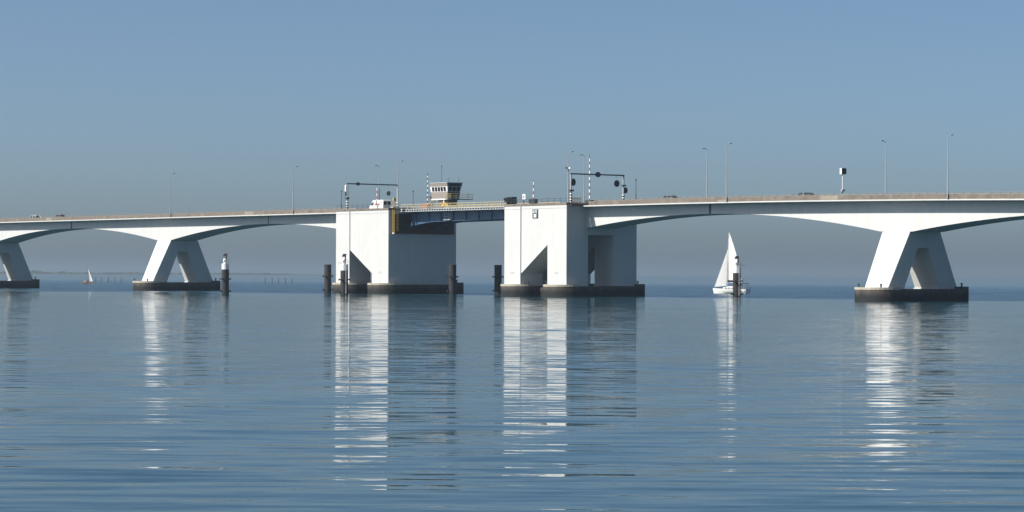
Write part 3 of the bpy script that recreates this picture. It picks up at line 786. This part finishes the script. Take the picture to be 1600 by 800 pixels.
# ------------------------------------------------------------------ vehicles
def car(label, u, v, body, h=1.46, L=4.3, heading=1, van=False):
    """heading +1: nose towards +u"""
    T = on_bridge('parked_car' if False else 'car', label, 'car', u, v, zlip(u) + .345, 'cars driving over the bridge', 0 if heading > 0 else pi)
    w = .86
    prof_low = [(-L / 2, .42), (-L / 2 + .05, .85), (-L / 2 + .5, .95), (L / 2 - 1.25, .95), (L / 2 - .25, .78), (L / 2, .5), (L / 2 - .05, .25), (-L / 2 + .05, .25)]
    MB().prism(prof_low, 'y', -w, w).build('body', body, T, smooth=True, bevel=.06)
    xb, xr, xf0, xf = -L / 2 + .25, -L / 2 + .75, .55, L / 2 - 1.35
    pr = .11 if body == 'car_white' else .045
    cab = [[(xb, -w + .05, .953), (xf, -w + .05, .953), (xf, w - .05, .953), (xb, w - .05, .953)], [(xr, -w + .2, h - .06), (xf0, -w + .2, h - .06), (xf0, w - .2, h - .06), (xr, w - .2, h - .06)]]
    c = MB().loft(cab).build('cabin_glass', 'dark_glass', T)
    roof = MB().loft([[(xr - .02, -w + .19, h - .057), (xf0 + .02, -w + .19, h - .057), (xf0 + .02, w - .19, h - .057), (xr - .02, w - .19, h - .057)], [(xr + .15, -w + .3, h), (xf0 - .15, -w + .3, h), (xf0 - .15, w - .3, h), (xr + .15, w - .3, h)]])
    roof.build('roof', body, T)
    m = MB()
    for s in (-1, 1):
        for (a0, a1) in ((xb, xr), (xf, xf0), ((xb + xf) / 2, (xr + xf0) / 2 + .05)):
            m.tube((a0, s * (w - .045), .955), (a1, s * (w - .195), h - .06), pr, n=5)
    m.build('pillars', body, T)
    for s in (-1, 1):
        for x in (-L / 2 + .8, L / 2 - .85):
            wh = MB().disc((x, s * (w - .08), .32), .32, .2, 'y', 18).build('wheel', 'rubber', T); MB().disc((x, s * (w + .03), .32), .2, .03, 'y', 14).build('rim', 'galvanised', wh)
        MB().box(xf - .25, xf - .05, s * (w + .06) - .08, s * (w + .06) + .08, .95, 1.1).build('mirror', body, T)
        MB().box(L / 2 - .14, L / 2 - .01, s * .6 - .18, s * .6 + .18, .56, .7).build('headlight', 'lens', T)
    return T
car('white car near the left edge of the bridge', -323.5, 4.6, 'car_white', 1.72, 5.0, -1)
car('tan car half hidden by the parapet left of the leftmost expansion joint', -303.2, 1.9, 'car_tan', 1.55, 4.3)
car('silver car left of the two street lamps above the sailing yacht', -60.4, 2.0, 'car_silver', 1.5, 4.4)
car('black car left of the black display sign', -28.2, 5.6, 'car_dark', 1.5, 4.5, -1)

def van():
    T = on_bridge('delivery_van', 'white delivery van with red lettering under the left signal gantry', 'van', -161.2, 4.9, zlip(-161) + .38, None, pi)
    # local +x is the nose (towards -u)
    L, w = 5.4, 1.02
    prof = [(-L / 2, .4), (-L / 2, 2.45), (-L / 2 + .15, 2.6), (1.1, 2.6), (1.45, 2.5), (2.1, 1.55), (2.62, 1.3), (2.7, .6), (2.6, .3), (-L / 2 + .1, .3)]
    MB().prism(prof, 'y', -w, w).build('body', 'car_white', T, smooth=True, bevel=.05)
    # near side is local +y because the van is turned round
    for s in (-1, 1):
        MB().prism([(1.0, 1.55), (1.0, 2.15), (1.42, 2.15), (1.85, 1.55)], 'y', s * (w + .002), s * (w + .02)).build('side_window', 'dark_glass', T)
        m = MB()
        for x, z, a, b in ((.35, 1.6, .16, .4), (.0, 1.75, .12, .45), (-.4, 1.55, .18, .36), (-.8, 1.7, .12, .5), (-1.15, 1.6, .14, .34)):
            m.box(x - a, x + a, s * (w + .004), s * (w + .016), z - b / 2, z + b / 2)
        m.build('lettering', 'red_paint', T)
        MB().disc((-1.85, s * (w + .01), 2.05), .2, .02, 'y', 16).build('emblem', 'dark_steel', T)
        for x in (-1.7, 1.75):
            wh = MB().disc((x, s * (w - .1), .36), .36, .24, 'y', 18).build('wheel', 'rubber', T); MB().disc((x, s * (w + .03), .36), .22, .03, 'y', 14).build('rim', 'galvanised', wh)
        MB().box(1.55, 1.75, s * (w + .12) - .1, s * (w + .12) + .1, 1.5, 1.85).build('mirror', 'black_paint', T)
        MB().box(2.55, 2.72, s * .75 - .16, s * .75 + .16, .85, 1.1).build('headlight', 'lens', T)
        MB().box(-L / 2 - .03, -L / 2 - .003, s * .52 - .42, s * .52 + .42, 1.5, 2.25).build('rear_window', 'dark_glass', T)
    MB().loft([[(1.49, -.9, 2.44), (1.49, .9, 2.44), (2.08, .9, 1.6), (2.08, -.9, 1.6)], [(1.52, -.9, 2.47), (1.52, .9, 2.47), (2.11, .9, 1.63), (2.11, -.9, 1.63)]]).build('windscreen', 'dark_glass', T)
    MB().box(-L / 2 - .08, -L / 2 - .003, -.95, .95, .35, .6).build('rear_bumper', 'black_paint', T)
van()

# ------------------------------------------------------------------ mooring piles in the water
def pile(x, y, h, label, lit, group, arm=-1):
    T = thing('mooring_pile', label, 'mooring pile', (x, y, 0), 0.0, group)
    r = .79; hb = h - 1.25 if lit else h
    m = MB().lathe([(r, -1.5), (r, hb)], 28).build('shaft', 'pile_steel', T, smooth=True)
    if lit:
        MB().lathe([(r + .004, hb + .003), (r + .004, h)], 28).build('white_collar', 'white_paint', T, smooth=True)
    else:
        MB().lathe([(r + .03, hb - .12), (r + .03, hb + .05), (r - .15, hb + .12)], 28).build('cap_ring', 'pile_steel', T, smooth=True)
    for z in (4.0, 1.0) if not lit else (3.35, .75):
        z = z - .25
        m = MB()
        for a in (0.1, pi - .1, -pi / 2 - .5 if z > 2 else -pi / 2 - 1.1):
            c, s = cos(a), sin(a)
            m.tube((c * (r - .05), s * (r - .05), z), (c * (r + .3), s * (r + .3), z), .13, n=8)
            m.tube((c * (r + .28), s * (r + .28), z - .16), (c * (r + .28), s * (r + .28), z + .16), .17, n=8)
        m.build('mooring_pins', 'black_paint', T)
    if lit:
        if x > -50: MB().tube((r * .5, -r * .9 - .04, .2), (r * .5, -r * .9 - .04, h + .3), .045, n=6).build('tide_gauge', 'white_paint', T)
        b = MB().lathe([(.28, h), (.28, h + .25), (.36, h + .3), (.36, h + .9), (.22, h + 1.05)], 14, -.12, 0).build('light_housing', 'white_paint', T, smooth=True)
        MB().box(-.32, .02, -.42, -.37, h + .35, h + .8).build('number_panel', 'pale_steel', b)
        MB().tube((.22, 0, h), (.22, 0, h + 1.6), .13, n=8).build('equipment_post', 'dark_steel', T)
        MB().loft([[(-.5, -.4, h + 1.55), (.35, -.4, h + 1.55), (.45, .4, h + 2.1), (-.25, .4, h + 2.1)], [(-.5, -.4, h + 1.62), (.35, -.4, h + 1.62), (.45, .4, h + 2.17), (-.25, .4, h + 2.17)]]).build('solar_panel', 'black_paint', T)
        MB().tube((1.35 * arm if arm < 0 else 1.6, 0, h + .28), (-.3 * arm, 0, h + .28), .04, n=6).build('side_arm', 'dark_steel', T)
        railing(T, [(.3, -.6, h), (.72, .1, h), (.3, .6, h)], top=.9, mat='galvanised', step=.7, r=.025)
    return T
gp = 'dark steel mooring piles by the bridge'
pile(-61.45, 560.2, 6.4, 'mooring pile with white collar and solar panel beside the second A-shaped pier', True, gp)
pile(-40.85, 579.4, 6.25, 'plain dark mooring pile leftmost by the left tall pier', False, gp)
pile(-34.5, 537.6, 6.25, 'mooring pile with white collar in front of the left tall pier', True, gp)
pile(-12.45, 547.3, 6.25, 'plain dark mooring pile at the right corner of the left tall pier', False, gp)
pile(-3.0, 562.0, 6.2, 'plain dark mooring pile left of the right tall pier, wholly in shade', False, gp)
pile(45.1, 524.2, 6.0, 'mooring pile with white collar in front of the sailing yacht', True, gp, 1)

# stakes in the far water
sk = 'fishing stakes in the far water'
st0 = None
far1 = [149.5, 157.5, 167, 176.5, 185.5]; far2 = [414.5, 424.5, 434, 444, 454]
words = ['first', 'second', 'middle', 'fourth', 'last']
for k, (row, Y, where) in enumerate(((far1, 1181, 'right of the far boat'), (far2, 1103, 'near the left tall pier'))):
    for i, px in enumerate(row):
        x = (px - 800) / 4083 * Y
        lb = '%s thin stake from the left in the row %s' % (words[i], where)
        if st0 is None:
            st0 = thing('fishing_stake', lb, 'stake', (x, Y, 0), 0, sk)
            MB().tube((0, 0, -1), (0, 0, 2.3), .16, .12, n=8).build('shaft', 'woodpile', st0)
        else: copy_thing(st0, lb, (x, Y + 2 * i, 0), 0)

# ------------------------------------------------------------------ sailing boats (bow towards local -x)
def hull_mesh(T, L, B, fb, mat, deckmat):
    st = []; n = 11
    for i in range(n):
        t = i / (n - 1)                      # 0 bow .. 1 stern
        x = -L / 2 + L * t
        b = B / 2 * (sin(min(1, t * 1.35 + .02) * pi / 2) ** .8) * (1 - .22 * max(0, t - .7) / .3)
        sh = fb * (1.12 - .22 * t + .08 * t * t)
        ks = -.35 * sin(min(1, t * 1.1) * pi) - .05
        rake = -.35 * (1 - t) ** 6
        ring = [(x + rake, -b, sh), (x + rake * .5, -b * .93, sh * .45), (x, -b * .62, -.1), (x, 0, ks), (x, b * .62, -.1), (x + rake * .5, b * .93, sh * .45), (x + rake, b, sh)]
        st.append(ring)
    MB().loft(st).build('hull', mat, T, smooth=True)
    # rubbing strake
    m = MB()
    for s in (0, 6):
        m.path([Vector(r[s]) for r in st], .035, 5)
    m.build('toe_rail', 'dark_steel', T)
    return st
def sail(T, name, mat, A, B_, C, belly, side, nrow=14, ncol=9, roach=0.0):
    """A head, B_ tack, C clew; quads with a belly, 15 mm thick"""
    A, B_, C = Vector(A), Vector(B_), Vector(C)
    rows = []
    for i in range(nrow):
        t = i / (nrow - 1)
        l = A.lerp(B_, t); r = A.lerp(C, t)
        r = r + (C - B_).normalized() * roach * sin(pi * t) ** .9
        w = (r - l).length
        rows.append([l.lerp(r, j / (ncol - 1)) + side * belly * w * sin(pi * (j / (ncol - 1)) ** .8) for j in range(ncol)])
    off = side * .012
    vs = [p - off for r in rows for p in r] + [p + off for r in rows for p in r]
    N0 = nrow * ncol; fs = []
    for i in range(nrow - 1):
        for j in range(ncol - 1):
            a = i * ncol + j
            fs.append((a, a + 1, a + 1 + ncol, a + ncol)); fs.append((a + N0, a + ncol + N0, a + 1 + ncol + N0, a + 1 + N0))
    o = MB().add(vs, fs).build(name, mat, T, smooth=True)
    return o
def person(label, loc, rz, seat=True, shirt='navy_cloth'):
    T = thing('person', label, 'person', loc, rz)
    jt = [(0, 0, .0), (0, 0, .25), (0, 0, .48), (0, 0, .58), (0, .02, .75),            # pelvis, waist, chest, neck, head
          (.19, 0, .47), (.25, .1, .22), (.2, .32, .12), (-.19, 0, .47), (-.25, .1, .22), (-.2, .32, .12),
          (.1, .06, -.02), (.12, .44, -.02), (.12, .42, -.42), (.12, .56, -.45), (-.1, .06, -.02), (-.12, .44, -.02), (-.12, .42, -.42), (-.12, .56, -.45)]
    ed = [(0, 1), (1, 2), (2, 3), (3, 4), (2, 5), (5, 6), (6, 7), (2, 8), (8, 9), (9, 10), (0, 11), (11, 12), (12, 13), (13, 14), (0, 15), (15, 16), (16, 17), (17, 18)]
    rr = [.15, .14, .16, .06, .105, .07, .05, .035, .07, .05, .035, .1, .07, .05, .045, .1, .07, .05, .045]
    me = bpy.data.meshes.new('body'); me.from_pydata(jt, ed, [])
    o = bpy.data.objects.new('body', me); COL.objects.link(o); o.parent = T
    me.materials.append(MATS[shirt])
    md = o.modifiers.new('skin', 'SKIN'); 
    for i, r in enumerate(rr): me.skin_vertices[0].data[i].radius = (r, r)
    me.skin_vertices[0].data[0].use_root = True
    o.modifiers.new('sub', 'SUBSURF').render_levels = 1
    MB().lathe([(.0, .68), (.085, .70), (.098, .76), (.09, .83), (.05, .88), (0, .89)], 12, 0, .035).build('head', 'skin', T, smooth=True)
    MB().lathe([(.102, .80), (.10, .84), (.06, .90), (0, .915)], 12, 0, .02).build('hair', 'navy_cloth', T, smooth=True)
    return T
def yacht():
    yaw = radians(-35)
    loc = Vector((51.4, 613, 0))
    T = thing('sailing_yacht', 'white sailing yacht with two white sails, half behind a mooring pile', 'sailing yacht', loc, yaw)
    L, B, fb = 9.2, 3.0, 1.12
    hull_mesh(T, L, B, fb, 'hull_white', 'teak')
    MB().loft([[(-2.2, -.75, fb * .95), (-2.2, .75, fb * .95), (-1.6, .6, fb + .32), (-1.6, -.6, fb + .32)], [(-.2, -1.0, fb * .92), (-.2, 1.0, fb * .92), (-.3, .85, fb + .48), (-.3, -.85, fb + .48)], [(1.6, -1.0, fb * .9), (1.6, 1.0, fb * .9), (1.4, .85, fb + .48), (1.4, -.85, fb + .48)]]).build('cabin', 'hull_white', T, bevel=.04)
    for s in (-1, 1):
        for x in (-.9, 0, .8): MB().box(x - .25, x + .25, s * .97 - .02, s * .97 + .02, fb + .1, fb + .28).build('porthole', 'dark_glass', T)
    MB().loft([[(1.5, -.9, fb + .4), (1.5, .9, fb + .4), (1.35, .85, fb + 1.0), (1.35, -.85, fb + 1.0)], [(2.3, -.95, fb + .85), (2.3, .95, fb + .85), (2.25, .9, fb + 1.05), (2.25, -.9, fb + 1.05)]]).build('spray_hood', 'navy_cloth', T)
    mx = -1.05; H = 14.3; lean = .45
    mast = MB().tube((mx, 0, fb), (mx + lean, 0, H), .11, .07, n=10).build('mast', 'white_paint', T, smooth=True)
    m = MB()
    for z in (5.6, 9.6):
        xx = mx + lean * z / H
        m.tube((xx, -.8, z), (xx, .8, z), .03, n=5)
    m.build('spreaders', 'white_paint', mast)
    ym = -.75
    bz = 2.55
    boom = MB().tube((mx + .1, 0, bz), (mx + 4.4, ym, bz + .1), .09, n=8).build('boom', 'white_paint', T)
    MB().loft([[(mx + .2, -.16, bz + .1), (mx + .2, .16, bz + .1), (mx + .2, .08, bz + .55), (mx + .2, -.08, bz + .55)], [(mx + 4.0, ym * .9 - .14, bz + .16), (mx + 4.0, ym * .9 + .14, bz + .16), (mx + 4.0, ym * .9 + .05, bz + .34), (mx + 4.0, ym * .9 - .05, bz + .34)]]).build('sail_bag', 'navy_cloth', T)
    side = Vector((.15, -1, 0)).normalized()
    ms = sail(T, 'mainsail', 'sailcloth', (mx + lean * .99 + .12, 0, H - .15), (mx + .15, 0, bz + .6), (mx + 4.2, ym, bz + .5), .07, side, roach=.5)
    jb = sail(T, 'jib', 'thin_sailcloth', (mx + lean * .73 - .15, 0, H * .73), (-L / 2 + .1, 0, fb + .35), (mx + .35, -1.0, fb + .7), .06, side)
    m = MB()
    m.tube((-L / 2 - .15, 0, fb + .1), (mx + lean * .75, 0, H * .76), .02, n=5)
    m.tube((L / 2 - .1, 0, fb), (mx + lean, 0, H), .016, n=5)
    for s in (-1, 1):
        m.path([(mx + .2, s * 1.4, fb), (mx + lean * .4, s * .8, 5.6), (mx + lean * .67, s * .8, 9.6), (mx + lean, 0, H - .4)], .016, 5)
    m.build('rigging', 'galvanised', T)
    m = MB(); r = []
    for s in (-1, 1):
        pts = [(-L / 2 + .3, s * .35, fb * 1.1), (-2.4, s * 1.25, fb), (0, s * 1.45, fb * .95), (2.4, s * 1.4, fb * .9), (L / 2 - .1, s * 1.1, fb * .88)]
        for p in pts: m.tube(p, (p[0], p[1], p[2] + .6), .02, n=5)
        m.path([(p[0], p[1], p[2] + .6) for p in pts], .015, 5)
    m.path([(L / 2 - .1, -1.1, fb * .88 + .6), (L / 2 + .1, 0, fb * .88 + .6), (L / 2 - .1, 1.1, fb * .88 + .6)], .02, 5)
    m.build('guard_rail', 'galvanised', T)
    for x in (3.3, 4.2): MB().lathe([(.0, .25), (.13, .35), (.13, .8), (0, .92)], 10, x, -1.45).build('fender', 'white_paint', T, smooth=True)
    MB().prism([(2.9, 2.28), (3.1, 2.42), (4.1, 2.42), (4.35, 2.26), (4.1, 2.34), (3.1, 2.34)], 'y', -1.0, 1.0).build('bimini', 'navy_cloth', T)
    m = MB()
    for x in (2.95, 4.3):
        for y in (-.98, .98): m.tube((3.6, y, fb), (x, y, 2.3), .025, n=5)
    m.build('bimini_frame', 'galvanised', T)
    MB().tube((4.45, .7, fb + .2), (4.45, .55, fb + .75), .3, .12, n=14).build('lifebuoy', 'white_paint', T, smooth=True)
    R = Matrix.Rotation(yaw, 4, 'Z')
    p = R @ Vector((3.2, -.8, fb + .55)) + loc
    person('person in dark clothes seated in the cockpit of the white sailing yacht', p, yaw)
yacht()
def small_boat():
    x = (137.5 - 800) / 4083 * 1004
    T = thing('small_sailing_boat', 'small far sailing boat with brownish hull and one white sail near the left shore', 'sailing boat', (x, 1004, 0), radians(150))
    L, B, fb = 5.4, 1.8, .75
    hull_mesh(T, L, B, fb, 'hull_brown', 'teak')
    MB().loft([[(.2, -.6, fb * .9), (.2, .6, fb * .9), (.4, .5, fb + .5), (.4, -.5, fb + .5)], [(1.9, -.55, fb * .9), (1.9, .55, fb * .9), (1.6, .5, fb + .55), (1.6, -.5, fb + .55)]]).build('cabin', 'hull_brown', T)
    MB().tube((-.1, 0, fb), (.1, 0, 6.6), .06, .04, n=8).build('mast', 'dark_steel', T)
    side = Vector((0, -1, 0))
    sail(T, 'sail', 'sailcloth', (0.0, 0, 6.1), (-2.3, 0, 1.0), (-1.15, .4, .95), .1, side)
    MB().tube((-2.45, 0, fb), (.0, 0, 6.4), .018, n=5).tube((2.4, 0, fb), (.1, 0, 6.5), .015, n=5).build('rigging', 'galvanised', T)
    return T
small_boat()
